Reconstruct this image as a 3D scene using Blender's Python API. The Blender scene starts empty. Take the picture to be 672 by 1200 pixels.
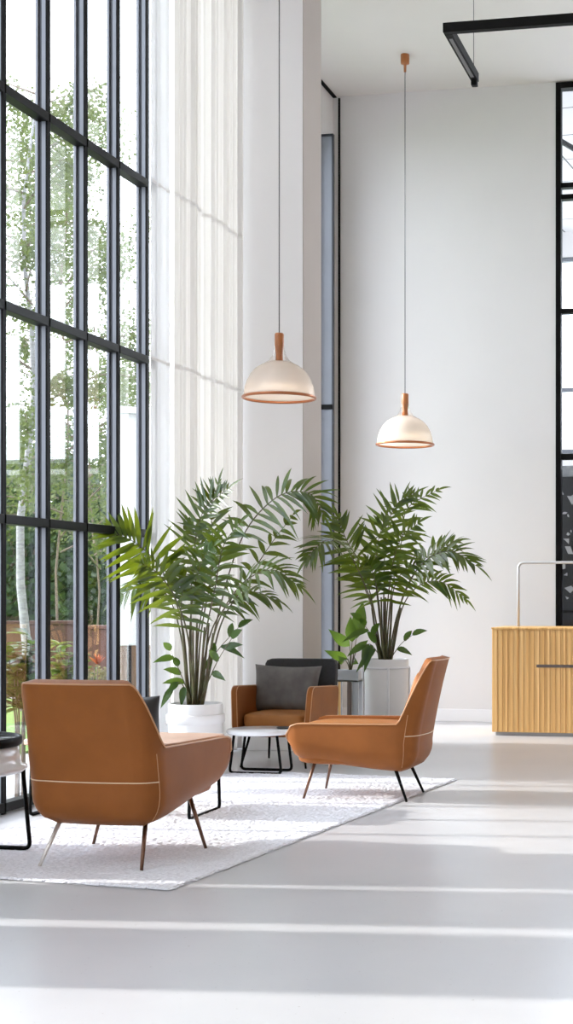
import bpy, bmesh, math, random
from mathutils import Vector, Matrix, noise

# ------------------------------------------------------------------ camera, light, exposure
S = bpy.context.scene
COL = S.collection
FPX, CX, HY, CAMH = 1700.0, 577.0, 700.0, 1.3
TH = math.atan((900.0 - CX) / FPX)          # the camera is turned a little left of the window wall's direction
SN, CS = math.sin(TH), math.cos(TH)
cam_d = bpy.data.cameras.new('camera')
cam = bpy.data.objects.new('camera', cam_d)
COL.objects.link(cam)
cam.location = (0, 0, CAMH)
cam.rotation_euler = (math.pi / 2, 0, TH)
cam_d.sensor_fit = 'VERTICAL'
cam_d.sensor_height = 36.0
cam_d.lens = FPX * 36.0 / 1200.0
cam_d.shift_x = (336.0 - CX) / 1200.0
cam_d.shift_y = (HY - 600.0) / 1200.0
cam_d.clip_end = 300
S.camera = cam

W = bpy.data.worlds.new('sky')
S.world = W
W.use_nodes = True
bg = W.node_tree.nodes['Background']
bg.inputs[0].default_value = (0.815, 0.875, 0.985, 1)
bg.inputs[1].default_value = 2.15

SUN_AZ, SUN_EL = math.radians(6.0), math.radians(21.5)   # travels +X, slightly +Y, downwards
sd = bpy.data.lights.new('sun', 'SUN')
sd.energy = 1.9
sd.angle = math.radians(1.3)
sd.color = (1.0, 0.965, 0.925)
sun = bpy.data.objects.new('sun', sd)
COL.objects.link(sun)
sdir = Vector((math.cos(SUN_AZ) * math.cos(SUN_EL), math.sin(SUN_AZ) * math.cos(SUN_EL), -math.sin(SUN_EL)))
sun.rotation_euler = sdir.to_track_quat('-Z', 'Y').to_euler()
sun.location = (-20, 6, 14)

S.view_settings.view_transform = 'Standard'
S.view_settings.look = 'None'
S.view_settings.gamma = 1
S.view_settings.use_curve_mapping = False
S.view_settings.exposure = 1.8
S.cycles.max_bounces = 10
S.cycles.diffuse_bounces = 5
S.cycles.transparent_max_bounces = 24
S.cycles.caustics_reflective = False
S.cycles.caustics_refractive = False
S.cycles.sample_clamp_indirect = 6

# ------------------------------------------------------------------ measuring helpers
def P(px, py, zc):
    a = (px - CX) / FPX
    return Vector((zc * (-SN + a * CS), zc * (CS + a * SN), CAMH + zc * (HY - py) / FPX))
def G(px, py, h=0.0):
    return P(px, py, (CAMH - h) * FPX / (py - HY))
def y_at(px, x):                       # where the sight line of column px meets the plane x = const
    a = (px - CX) / FPX
    return x * (CS + a * SN) / (-SN + a * CS)
def smooth(t):
    t = max(0.0, min(1.0, t)); return t * t * (3 - 2 * t)
def lerp(a, b, t): return a + (b - a) * t

WX = -4.49        # window plane (inner edge of the mullions)
BY = 14.87        # back wall
CH = 6.63         # ceiling height

# ------------------------------------------------------------------ materials
def new_mat(name):
    m = bpy.data.materials.new(name); m.use_nodes = True
    nt = m.node_tree
    return m, nt, nt.nodes['Principled BSDF'], nt.nodes['Material Output']
def mat(name, col, rough=0.5, metal=0.0, var=0.0, vscale=6.0, bump=0.0, bscale=200.0, spec=0.5, coat=0.0, stretch=None, col2=None):
    m, nt, b, out = new_mat(name)
    b.inputs['Base Color'].default_value = (*col, 1)
    b.inputs['Roughness'].default_value = rough
    b.inputs['Metallic'].default_value = metal
    b.inputs['Specular IOR Level'].default_value = spec
    b.inputs['Coat Weight'].default_value = coat
    b.inputs['Coat Roughness'].default_value = 0.2
    tc = nt.nodes.new('ShaderNodeTexCoord')
    mp = nt.nodes.new('ShaderNodeMapping')
    nt.links.new(tc.outputs['Object'], mp.inputs[0])
    if stretch: mp.inputs['Scale'].default_value = stretch
    if var > 0 or col2:
        n = nt.nodes.new('ShaderNodeTexNoise'); n.inputs['Scale'].default_value = vscale; n.inputs['Detail'].default_value = 5
        nt.links.new(mp.outputs[0], n.inputs['Vector'])
        r = nt.nodes.new('ShaderNodeValToRGB')
        r.color_ramp.elements[0].position = 0.3; r.color_ramp.elements[1].position = 0.7
        c2 = col2 or tuple(min(1, c * (1 + var)) for c in col)
        c1 = tuple(c * (1 - var) for c in col) if not col2 else col
        r.color_ramp.elements[0].color = (*c1, 1); r.color_ramp.elements[1].color = (*c2, 1)
        nt.links.new(n.outputs['Fac'], r.inputs[0]); nt.links.new(r.outputs[0], b.inputs['Base Color'])
    if bump > 0:
        n2 = nt.nodes.new('ShaderNodeTexNoise'); n2.inputs['Scale'].default_value = bscale; n2.inputs['Detail'].default_value = 3
        nt.links.new(mp.outputs[0], n2.inputs['Vector'])
        bp = nt.nodes.new('ShaderNodeBump'); bp.inputs['Strength'].default_value = bump; bp.inputs['Distance'].default_value = 0.01
        nt.links.new(n2.outputs['Fac'], bp.inputs['Height']); nt.links.new(bp.outputs[0], b.inputs['Normal'])
    return m
def leaf_mat(name, c1, c2, trans, tw=0.4, rough=0.35):
    m, nt, b, out = new_mat(name)
    geo = nt.nodes.new('ShaderNodeNewGeometry')
    r = nt.nodes.new('ShaderNodeValToRGB')
    r.color_ramp.elements[0].color = (*c1, 1); r.color_ramp.elements[1].color = (*c2, 1)
    nt.links.new(geo.outputs['Random Per Island'], r.inputs[0])
    nt.links.new(r.outputs[0], b.inputs['Base Color'])
    b.inputs['Roughness'].default_value = rough
    t = nt.nodes.new('ShaderNodeBsdfTranslucent'); t.inputs[0].default_value = (*trans, 1)
    mx = nt.nodes.new('ShaderNodeMixShader'); mx.inputs[0].default_value = tw
    nt.links.new(b.outputs[0], mx.inputs[1]); nt.links.new(t.outputs[0], mx.inputs[2]); nt.links.new(mx.outputs[0], out.inputs[0])
    return m
def glass_mat(name, tint=(1, 1, 1), refl=0.06, rough=0.02):
    m, nt, b, out = new_mat(name)
    nt.nodes.remove(b)
    t = nt.nodes.new('ShaderNodeBsdfTransparent'); t.inputs[0].default_value = (*tint, 1)
    g = nt.nodes.new('ShaderNodeBsdfGlossy'); g.inputs['Roughness'].default_value = rough
    fr = nt.nodes.new('ShaderNodeFresnel'); fr.inputs[0].default_value = 1.35
    ml = nt.nodes.new('ShaderNodeMath'); ml.operation = 'MULTIPLY'; ml.inputs[1].default_value = refl / 0.06
    nt.links.new(fr.outputs[0], ml.inputs[0])
    mx = nt.nodes.new('ShaderNodeMixShader')
    nt.links.new(ml.outputs[0], mx.inputs[0]); nt.links.new(t.outputs[0], mx.inputs[1]); nt.links.new(g.outputs[0], mx.inputs[2])
    nt.links.new(mx.outputs[0], out.inputs[0])
    return m
def sheer_mat(name, col, tr=0.35, see=0.0):
    m, nt, b, out = new_mat(name)
    b.inputs['Base Color'].default_value = (*col, 1); b.inputs['Roughness'].default_value = 0.9
    b.inputs['Specular IOR Level'].default_value = 0.1
    t = nt.nodes.new('ShaderNodeBsdfTranslucent'); t.inputs[0].default_value = (*col, 1)
    mx = nt.nodes.new('ShaderNodeMixShader'); mx.inputs[0].default_value = tr
    nt.links.new(b.outputs[0], mx.inputs[1]); nt.links.new(t.outputs[0], mx.inputs[2])
    tp = nt.nodes.new('ShaderNodeBsdfTransparent')
    m2 = nt.nodes.new('ShaderNodeMixShader'); m2.inputs[0].default_value = see
    nt.links.new(mx.outputs[0], m2.inputs[1]); nt.links.new(tp.outputs[0], m2.inputs[2]); nt.links.new(m2.outputs[0], out.inputs[0])
    return m

M = {}
M['wall'] = mat('wall_paint', (0.715, 0.70, 0.69), 0.85, var=0.012, vscale=2, bump=0.03, bscale=120)
M['pier'] = mat('pier_paint', (0.90, 0.90, 0.91), 0.85, var=0.012, vscale=2)
M['taupe'] = mat('taupe_side', (0.50, 0.455, 0.415), 0.85, var=0.02, vscale=2)
M['bounce_brown'] = mat('bounce_damping_brown', (0.28, 0.215, 0.17), 0.6, var=0.2, vscale=4, stretch=(6, 6, 0.4))
M['muted_ground'] = mat('muted_ground_grey', (0.30, 0.295, 0.29), 0.8, var=0.1, vscale=3)
M['ceil'] = mat('ceiling_paint', (0.75, 0.72, 0.695), 0.9, var=0.01, vscale=2)
M['base'] = mat('baseboard_paint', (0.82, 0.82, 0.83), 0.5)
M['frame'] = mat('grey_metal_frame', (0.165, 0.175, 0.20), 0.45, 0.1, var=0.03)
M['gap'] = mat('dark_gasket', (0.020, 0.022, 0.030), 0.5)
M['black'] = mat('black_metal', (0.0035, 0.0033, 0.0033), 0.5, 0.0, spec=0.08)
M['transom'] = mat('bronze_black_metal', (0.0045, 0.004, 0.003), 0.45, 0.0, spec=0.12)
M['whiteframe'] = mat('white_metal', (0.8, 0.8, 0.82), 0.4)
M['glass'] = glass_mat('window_glass', (0.98, 0.985, 0.985), 0.02)
M['leather'] = mat('tan_leather', (0.262, 0.088, 0.020), 0.52, var=0.10, vscale=5, bump=0.10, bscale=380, spec=0.18)
M['leather_in'] = mat('tan_leather_seat', (0.35, 0.135, 0.033), 0.46, var=0.07, vscale=5, bump=0.10, bscale=380, spec=0.28)
M['piping'] = mat('tan_piping', (0.50, 0.26, 0.12), 0.4)
M['thread'] = mat('pale_thread', (0.68, 0.50, 0.34), 0.6)
M['bronze'] = mat('bronze_leg', (0.16, 0.085, 0.055), 0.3, 0.8)
M['steel'] = mat('pale_leg', (0.72, 0.68, 0.63), 0.35, 0.5)
M['darkfab'] = mat('charcoal_fabric', (0.026, 0.027, 0.030), 0.85, var=0.15, vscale=60, bump=0.2, bscale=500)
M['greyfab'] = mat('grey_velvet', (0.13, 0.122, 0.118), 0.75, var=0.25, vscale=9, bump=0.15, bscale=400)
M['blackfab'] = mat('black_leather', (0.018, 0.018, 0.019), 0.5, bump=0.1, bscale=300)
M['white'] = mat('white_glaze', (0.82, 0.82, 0.82), 0.35)
M['potgrey'] = mat('off_white_planter', (0.76, 0.755, 0.75), 0.5)
M['soil'] = mat('dark_soil', (0.03, 0.02, 0.014), 0.95, var=0.4, vscale=40, bump=0.6, bscale=60)
M['marble'] = mat('white_marble', (0.83, 0.84, 0.86), 0.18, var=0.05, vscale=7)
M['tablewood'] = mat('pale_table_wood', (0.50, 0.33, 0.25), 0.35, var=0.12, vscale=4, stretch=(1, 8, 1))
M['tabledark'] = mat('dark_glossy_top', (0.10, 0.11, 0.125), 0.12)
M['lampwood'] = mat('lamp_wood', (0.42, 0.15, 0.045), 0.4, var=0.2, vscale=14, stretch=(6, 6, 1))
M['copper'] = mat('copper_rim', (0.42, 0.15, 0.06), 0.3, 0.45)
M['cable'] = mat('grey_cable', (0.14, 0.14, 0.15), 0.6)
M['chrome'] = mat('brushed_chrome', (0.52, 0.53, 0.55), 0.4, 0.3)
M['plinth'] = mat('grey_plinth', (0.35, 0.36, 0.38), 0.5)
M['greypaint'] = mat('grey_stand_paint', (0.30, 0.32, 0.345), 0.5)
M['brownpost'] = mat('brown_post', (0.10, 0.075, 0.065), 0.5)
M['palewood'] = mat('pale_wood_post', (0.62, 0.38, 0.14), 0.5)
M['palm'] = leaf_mat('palm_leaf', (0.007, 0.026, 0.008), (0.026, 0.068, 0.014), (0.40, 0.50, 0.02), 0.19, 0.3)
M['palmstem'] = mat('palm_cane', (0.085, 0.10, 0.03), 0.5, col2=(0.07, 0.035, 0.02), vscale=9)
M['broad'] = leaf_mat('broad_leaf', (0.010, 0.036, 0.010), (0.035, 0.085, 0.016), (0.16, 0.26, 0.03), 0.3, 0.25)
M['birchleaf'] = leaf_mat('birch_leaf', (0.05, 0.07, 0.026), (0.12, 0.145, 0.05), (0.15, 0.19, 0.055), 0.42, 0.5)
M['hedgeleaf'] = leaf_mat('hedge_leaf', (0.012, 0.028, 0.012), (0.05, 0.085, 0.035), (0.07, 0.12, 0.035), 0.35, 0.4)
M['limeleaf'] = leaf_mat('lime_leaf', (0.045, 0.10, 0.015), (0.17, 0.24, 0.04), (0.25, 0.32, 0.05), 0.4, 0.4)
M['yellowleaf'] = leaf_mat('yellow_leaf', (0.16, 0.13, 0.045), (0.26, 0.22, 0.10), (0.2, 0.18, 0.07), 0.3, 0.5)
M['petal'] = leaf_mat('orange_petal', (0.30, 0.05, 0.02), (0.42, 0.10, 0.03), (0.4, 0.12, 0.04), 0.3, 0.5)
M['bark'] = mat('birch_bark', (0.34, 0.335, 0.34), 0.8, col2=(0.19, 0.185, 0.185), vscale=5, stretch=(3, 3, 9), bump=0.3, bscale=30)
M['twig'] = mat('dark_twig', (0.16, 0.12, 0.09), 0.8)
M['lawn'] = mat('lawn_grass', (0.11, 0.20, 0.028), 0.9, var=0.2, vscale=3, bump=0.5, bscale=40)
M['timber'] = mat('brown_timber', (0.085, 0.038, 0.024), 0.6, var=0.2, vscale=5, stretch=(8, 8, 0.5))
M['redbrick'] = mat('red_coping', (0.13, 0.055, 0.042), 0.7, var=0.15, vscale=5)
M['extwhite'] = mat('white_render', (0.60, 0.60, 0.61), 0.8)
M['extwood'] = mat('tan_cladding', (0.17, 0.085, 0.035), 0.6, var=0.12, vscale=5, stretch=(12, 12, 0.5))

def floor_mat():
    m, nt, b, out = new_mat('polished_concrete')
    tc = nt.nodes.new('ShaderNodeTexCoord')
    n = nt.nodes.new('ShaderNodeTexNoise'); n.inputs['Scale'].default_value = 1.3; n.inputs['Detail'].default_value = 6
    nt.links.new(tc.outputs['Object'], n.inputs['Vector'])
    r = nt.nodes.new('ShaderNodeValToRGB')
    r.color_ramp.elements[0].position = 0.3; r.color_ramp.elements[1].position = 0.7
    r.color_ramp.elements[0].color = (0.51, 0.515, 0.53, 1); r.color_ramp.elements[1].color = (0.56, 0.56, 0.57, 1)
    nt.links.new(n.outputs['Fac'], r.inputs[0])
    v = nt.nodes.new('ShaderNodeTexNoise'); v.inputs['Scale'].default_value = 55; v.inputs['Detail'].default_value = 2
    nt.links.new(tc.outputs['Object'], v.inputs['Vector'])
    r2 = nt.nodes.new('ShaderNodeValToRGB')
    r2.color_ramp.elements[0].position = 0.24; r2.color_ramp.elements[1].position = 0.29
    r2.color_ramp.elements[0].color = (0.72, 0.70, 0.68, 1); r2.color_ramp.elements[1].color = (1, 1, 1, 1)
    nt.links.new(v.outputs['Fac'], r2.inputs[0])
    mx = nt.nodes.new('ShaderNodeMixRGB'); mx.blend_type = 'MULTIPLY'; mx.inputs[0].default_value = 1
    nt.links.new(r.outputs[0], mx.inputs[1]); nt.links.new(r2.outputs[0], mx.inputs[2])
    nt.links.new(mx.outputs[0], b.inputs['Base Color'])
    b.inputs['Roughness'].default_value = 0.28
    b.inputs['Specular IOR Level'].default_value = 0.45
    return m
M['floor'] = floor_mat()

def desk_mat():
    m, nt, b, out = new_mat('striped_oak_cladding')
    tc = nt.nodes.new('ShaderNodeTexCoord')
    def nz(sx, sz, det):
        mp = nt.nodes.new('ShaderNodeMapping'); mp.inputs['Scale'].default_value = (sx, 1.0, sz)
        nt.links.new(tc.outputs['Object'], mp.inputs[0])
        n = nt.nodes.new('ShaderNodeTexNoise'); n.inputs['Scale'].default_value = 1; n.inputs['Detail'].default_value = det
        nt.links.new(mp.outputs[0], n.inputs['Vector'])
        return n
    n1 = nz(42, 0.3, 4); n2 = nz(170, 1.2, 2)
    r = nt.nodes.new('ShaderNodeValToRGB')
    r.color_ramp.elements[0].position = 0.3; r.color_ramp.elements[1].position = 0.68
    r.color_ramp.elements[0].color = (0.64, 0.34, 0.10, 1); r.color_ramp.elements[1].color = (0.86, 0.56, 0.24, 1)
    e = r.color_ramp.elements.new(0.5); e.color = (0.78, 0.47, 0.17, 1)
    nt.links.new(n1.outputs['Fac'], r.inputs[0])
    r2 = nt.nodes.new('ShaderNodeValToRGB')
    r2.color_ramp.elements[0].position = 0.35; r2.color_ramp.elements[1].position = 0.6
    r2.color_ramp.elements[0].color = (0.86, 0.83, 0.80, 1); r2.color_ramp.elements[1].color = (1, 1, 1, 1)
    nt.links.new(n2.outputs['Fac'], r2.inputs[0])
    mx = nt.nodes.new('ShaderNodeMixRGB'); mx.blend_type = 'MULTIPLY'; mx.inputs[0].default_value = 1
    nt.links.new(r.outputs[0], mx.inputs[1]); nt.links.new(r2.outputs[0], mx.inputs[2])
    nt.links.new(mx.outputs[0], b.inputs['Base Color'])
    b.inputs['Roughness'].default_value = 0.45
    return m
M['desk'] = desk_mat()

def lamp_glass():
    m, nt, b, out = new_mat('cream_lamp_glass')
    b.inputs['Base Color'].default_value = (0.94, 0.885, 0.83, 1); b.inputs['Roughness'].default_value = 0.08
    t = nt.nodes.new('ShaderNodeBsdfTranslucent'); t.inputs[0].default_value = (0.95, 0.88, 0.80, 1)
    tp = nt.nodes.new('ShaderNodeBsdfTransparent'); tp.inputs[0].default_value = (0.98, 0.95, 0.92, 1)
    m1 = nt.nodes.new('ShaderNodeMixShader'); m1.inputs[0].default_value = 0.45
    m2 = nt.nodes.new('ShaderNodeMixShader'); m2.inputs[0].default_value = 0.42
    nt.links.new(b.outputs[0], m1.inputs[1]); nt.links.new(t.outputs[0], m1.inputs[2])
    nt.links.new(m1.outputs[0], m2.inputs[1]); nt.links.new(tp.outputs[0], m2.inputs[2]); nt.links.new(m2.outputs[0], out.inputs[0])
    return m
M['lampglass'] = lamp_glass()
M['clearglass'] = glass_mat('clear_lamp_glass', (0.99, 0.975, 0.96), 0.03, 0.05)
M['sheer'] = sheer_mat('sheer_curtain', (0.82, 0.81, 0.80), 0.42, 0.0)
M['sheerflat'] = sheer_mat('sheer_flat_panel', (0.78, 0.785, 0.795), 0.36, 0.03)
M['transom_line'] = sheer_mat('transom_show_through', (0.93, 0.93, 0.93), 0.2)

def rug_mat():
    m, nt, b, out = new_mat('grey_shag')
    tc = nt.nodes.new('ShaderNodeTexCoord')
    n = nt.nodes.new('ShaderNodeTexNoise'); n.inputs['Scale'].default_value = 70; n.inputs['Detail'].default_value = 4
    nt.links.new(tc.outputs['Object'], n.inputs['Vector'])
    r = nt.nodes.new('ShaderNodeValToRGB')
    r.color_ramp.elements[0].position = 0.3; r.color_ramp.elements[1].position = 0.7
    r.color_ramp.elements[0].color = (0.70, 0.705, 0.75, 1); r.color_ramp.elements[1].color = (0.85, 0.86, 0.90, 1)
    nt.links.new(n.outputs['Fac'], r.inputs[0]); nt.links.new(r.outputs[0], b.inputs['Base Color'])
    b.inputs['Roughness'].default_value = 0.95; b.inputs['Specular IOR Level'].default_value = 0.1
    return m
M['rug'] = rug_mat()

def tile_mat():
    m, nt, b, out = new_mat('grid_ceiling')
    tc = nt.nodes.new('ShaderNodeTexCoord')
    br = nt.nodes.new('ShaderNodeTexBrick'); br.offset = 0.0
    br.inputs['Scale'].default_value = 1.0
    br.inputs['Color1'].default_value = (0.70, 0.69, 0.68, 1); br.inputs['Color2'].default_value = (0.66, 0.65, 0.64, 1)
    br.inputs['Mortar'].default_value = (0.12, 0.12, 0.12, 1); br.inputs['Mortar Size'].default_value = 0.012
    br.inputs['Brick Width'].default_value = 0.9; br.inputs['Row Height'].default_value = 0.9
    mp = nt.nodes.new('ShaderNodeMapping'); mp.inputs['Rotation'].default_value = (0, 0, 0.12)
    nt.links.new(tc.outputs['Object'], mp.inputs[0]); nt.links.new(mp.outputs[0], br.inputs['Vector'])
    nt.links.new(br.outputs['Color'], b.inputs['Base Color']); b.inputs['Roughness'].default_value = 0.8
    return m
M['tileceil'] = tile_mat()

# ------------------------------------------------------------------ mesh helpers
def obj(name, bm, m, parent=None, smooth_=False, bevel=0.0, sub=0, seg=2):
    me = bpy.data.meshes.new(name)
    bm.to_mesh(me); bm.free()
    for mm in (m if isinstance(m, (list, tuple)) else [m]): me.materials.append(mm)
    if smooth_:
        for p in me.polygons: p.use_smooth = True
    o = bpy.data.objects.new(name, me); COL.objects.link(o)
    if parent: o.parent = parent
    if bevel > 0:
        b = o.modifiers.new('bevel', 'BEVEL'); b.width = bevel; b.segments = seg; b.limit_method = 'ANGLE'
    if sub:
        s = o.modifiers.new('sub', 'SUBSURF'); s.levels = sub; s.render_levels = sub
    return o
def thing(name, label, cat, loc=(0, 0, 0), rz=0.0, group=None):
    o = bpy.data.objects.new(name, None); COL.objects.link(o)
    o.empty_display_size = 0.1
    o.location = loc; o.rotation_euler = (0, 0, rz)
    return tag(o, label, cat, group)
def tag(o, label, cat, group=None):
    o['label'] = label; o['category'] = cat
    if group: o['group'] = group
    return o
def struct(o, label=None):
    o['kind'] = 'structure'
    if label: o['label'] = label
    return o
def BM(): return bmesh.new()
def box(bm, x0, x1, y0, y1, z0, z1, mi=0):
    vs = [bm.verts.new((x, y, z)) for z in (z0, z1) for y in (y0, y1) for x in (x0, x1)]
    for q in ((0, 2, 3, 1), (4, 5, 7, 6), (0, 1, 5, 4), (1, 3, 7, 5), (3, 2, 6, 7), (2, 0, 4, 6)):
        f = bm.faces.new([vs[i] for i in q]); f.material_index = mi
    return bm
def bx(*a): return box(BM(), *a)
def tube(bm, pts, rad, n=8, cap=True):
    pts = [Vector(p) for p in pts]
    if not isinstance(rad, (list, tuple)): rad = [rad] * len(pts)
    rings = []; up = None
    for i, p in enumerate(pts):
        t = (pts[min(i + 1, len(pts) - 1)] - pts[max(i - 1, 0)])
        t = t.normalized() if t.length > 1e-9 else Vector((0, 0, 1))
        if up is None:
            up = Vector((0, 0, 1)) if abs(t.z) < 0.9 else Vector((1, 0, 0))
        a = t.cross(up)
        if a.length < 1e-6: a = t.orthogonal()
        a.normalize(); b = t.cross(a).normalized(); up = -b if False else up
        rings.append([bm.verts.new(p + (a * math.cos(2 * math.pi * k / n) + b * math.sin(2 * math.pi * k / n)) * rad[i]) for k in range(n)])
        up = a.cross(t).normalized()
    for r0, r1 in zip(rings, rings[1:]):
        for k in range(n):
            bm.faces.new((r0[k], r0[(k + 1) % n], r1[(k + 1) % n], r1[k]))
    if cap:
        bm.faces.new(rings[0][::-1]); bm.faces.new(rings[-1])
    return bm
def lathe(bm, prof, n=40, c=(0, 0), close=True):
    rings = []
    for r, z in prof:
        rings.append([bm.verts.new((c[0] + r * math.cos(2 * math.pi * k / n), c[1] + r * math.sin(2 * math.pi * k / n), z)) for k in range(n)])
    for r0, r1 in zip(rings, rings[1:]):
        for k in range(n):
            bm.faces.new((r0[k], r0[(k + 1) % n], r1[(k + 1) % n], r1[k]))
    if close:
        bm.faces.new(rings[0][::-1]); bm.faces.new(rings[-1])
    return bm
def round_path(pts, r, n=6):
    pts = [Vector(p) for p in pts]; out = [pts[0]]
    for i in range(1, len(pts) - 1):
        a = (pts[i - 1] - pts[i]).normalized(); b = (pts[i + 1] - pts[i]).normalized()
        p0 = pts[i] + a * r; p1 = pts[i] + b * r
        for k in range(n + 1):
            t = k / n
            out.append(p0 * (1 - t) ** 2 + pts[i] * 2 * t * (1 - t) + p1 * t * t)
    out.append(pts[-1]); return out
def spline(ctrl, n):
    c = [Vector(p) for p in ctrl]
    c = [c[0] * 2 - c[1]] + c + [c[-1] * 2 - c[-2]]
    out = []
    m = len(c) - 3
    for k in range(n + 1):
        u = k / n * m; i = min(int(u), m - 1); t = u - i
        p0, p1, p2, p3 = c[i:i + 4]
        out.append(0.5 * ((2 * p1) + (p2 - p0) * t + (2 * p0 - 5 * p1 + 4 * p2 - p3) * t * t + (3 * p1 - p0 - 3 * p2 + p3) * t ** 3))
    return out
def rbox(bm, sx, sy, sz, c=(0, 0, 0), e=0.25, n=10, puff=0.0):
    """a soft block: superellipsoid-like cushion, sx sy sz full sizes"""
    t = bmesh.new()
    bmesh.ops.create_cube(t, size=2.0)
    bmesh.ops.subdivide_edges(t, edges=t.edges[:], cuts=n, use_grid_fill=True)
    vmap = {}
    for v in t.verts:
        x, y, z = v.co
        m = max(abs(x), abs(y), abs(z))
        p = 2 / e
        l = (abs(x) ** p + abs(y) ** p + abs(z) ** p) ** (1 / p)
        s = m / l if l > 0 else 1
        q = Vector((x * s, y * s, z * s))
        if puff: q.z *= 1 + puff * (1 - q.x ** 2) * (1 - q.y ** 2)
        vmap[v] = bm.verts.new((c[0] + q.x * sx / 2, c[1] + q.y * sy / 2, c[2] + q.z * sz / 2))
    for f in t.faces: bm.faces.new([vmap[v] for v in f.verts])
    t.free()
    return bm

# ------------------------------------------------------------------ the room
fl = struct(obj('floor', bx(-4.75, 3.6, -4.0, 23.0, -0.2, 0.0), M['floor']), 'pale polished concrete floor with streaks of sunlight')
struct(obj('ceiling', bx(-4.75, 3.6, -2.2, BY + 0.14, CH, CH + 0.2), M['ceil']), 'white ceiling high above the lobby')
PXE = -2.152       # where the back wall ends and the glazed partition begins
struct(obj('wall_back', bx(-4.75, PXE, BY, BY + 0.14, 0, CH), M['wall']), 'tall pale grey painted wall behind the plants')
struct(obj('baseboard_back', bx(-4.468, PXE, BY - 0.018, BY, 0, 0.13), M['base'], bevel=0.004), 'white baseboard along the back wall')
struct(obj('wall_right', bx(3.5, 3.64, -2.0, BY, 0, CH), M['bounce_brown']))  # unseen side wall; dark brown finish invented to cut and warm bounced light

struct(obj('wall_front_blocker', bx(-4.75, 3.6, -2.2, -2.0, 0, CH), M['pier']))  # added behind the camera to block sky light; white to bounce onto the pilaster
# pilaster between the curtains and the corner recess
PY0 = 11.74; PXR = -3.86; PY1 = 12.24
struct(obj('wall_pilaster', bx(WX - 0.2, PXR, PY0, PY1, 0, CH), M['pier'], bevel=0.004), 'broad white pilaster behind the dark-backed armchair')
struct(obj('trim_3', bx(PXR, PXR + 0.006, PY0 + 0.004, PY1, 0, CH), M['taupe']), 'taupe side face of the pilaster')  # thin sheet toning this side darker than the pilaster's front
# corner recess: wall strips around a tall window
struct(obj('wall_recess_lower', bx(WX - 0.2, WX - 0.06, PY1, BY, 0, 0.35), M['pier']))
struct(obj('wall_recess_upper', bx(WX - 0.2, WX - 0.06, PY1, BY, 6.06, CH), M['pier']))
struct(obj('wall_recess_side', bx(WX - 0.2, WX - 0.06, 14.33, BY, 0.35, 6.06), M['pier']))
struct(obj('trim_1', bx(WX - 0.06, WX - 0.02, PY1, BY, CH - 0.010, CH), M['black']))
t = bpy.data.objects.new('window_1', None); COL.objects.link(t); struct(t, 'narrow window with steel grey frame in the corner recess')
obj('pane', bx(WX - 0.14, WX - 0.13, PY1, 14.33, 0.35, 6.06), M['glass'], t)
fr = BM()
box(fr, WX - 0.06, WX + 0.070, 14.40, 14.44, 0.0, 6.06)
obj('frame', fr, M['frame'], t, bevel=0.003)
fe = BM()
box(fe, WX - 0.06, WX + 0.070, 14.395, 14.445, 6.06, 6.085); box(fe, WX + 0.070, WX + 0.085, 14.395, 14.445, 0, 6.085)
obj('cap', fe, M['gap'], t)
obj('transom', bx(WX - 0.06, WX + 0.082, 14.385, 14.44, 3.24, 3.29), M['black'], t)
struct(obj('trim_2', bx(WX + 0.002, WX + 0.02, BY - 0.02, BY, 0, CH - 0.02), M['black']))

# ---- window wall
struct(obj('ground', bx(-16, -4.76, -30, 18.6, -0.2, -0.05), M['muted_ground']), 'added grey terrace outside')  # added over the lawn to keep green bounce off the ceiling
TZALL = [0.04, 1.77, 3.05, 4.35, 6.0]
def window_bay(n, y0, y1, left_mullion=True, frame='frame', cap='black', tr='transom', label=None, TZ=TZALL):
    w = bpy.data.objects.new('window_%d' % n, None); COL.objects.link(w); struct(w, label)
    # mullion at y1 (far side of the bay)
    ms = [y1] + ([y0] if left_mullion else [])
    for ym in ms:
        b = BM()
        box(b, WX - 0.082, WX - 0.062, ym - 0.045, ym + 0.005, 0, CH)
        box(b, WX - 0.042, WX - 0.012, ym - 0.036, ym, 0, CH)
        mu = obj('mullion', b, M[frame], w, bevel=0.002)
        g = BM(); box(g, WX - 0.063, WX - 0.041, ym - 0.030, ym, 0, CH)
        obj('gasket', g, M['gap'] if frame == 'frame' else M[frame], mu)
        c = BM(); box(c, WX - 0.013, WX, ym - 0.038, ym + 0.002, 0, CH)
        obj('cap', c, M[cap], mu)
    for z in TZ:
        obj('transom', bx(WX - 0.075, WX + 0.006, y0 - 0.01, y1 - 0.03, z - 0.028, z + 0.028), M[tr], w, bevel=0.003)
    zs = TZ + [CH]
    for a, b_ in zip(zs, zs[1:]):
        obj('pane', bx(WX - 0.072, WX - 0.066, y0, y1 - 0.04, a + 0.02, b_ - 0.02), M['glass'], w)
    return w
edges = [y_at(px, WX) for px in (7.2, 59.0, 102.9, 140.9, 174.9)]
print('EDGES', edges)
WL = ['second', 'third', 'fourth', 'last']
n = 2
more = [edges[0] - 0.55, edges[0] - 1.1]
allb = [(more[1], more[0]), (more[0], edges[0])] + list(zip(edges, edges[1:]))
for k, (a, b_) in enumerate(allb):
    window_bay(n, a, b_, left_mullion=(k == 0), label='tall window bay in dark grey metal mullions'); n += 1
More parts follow.
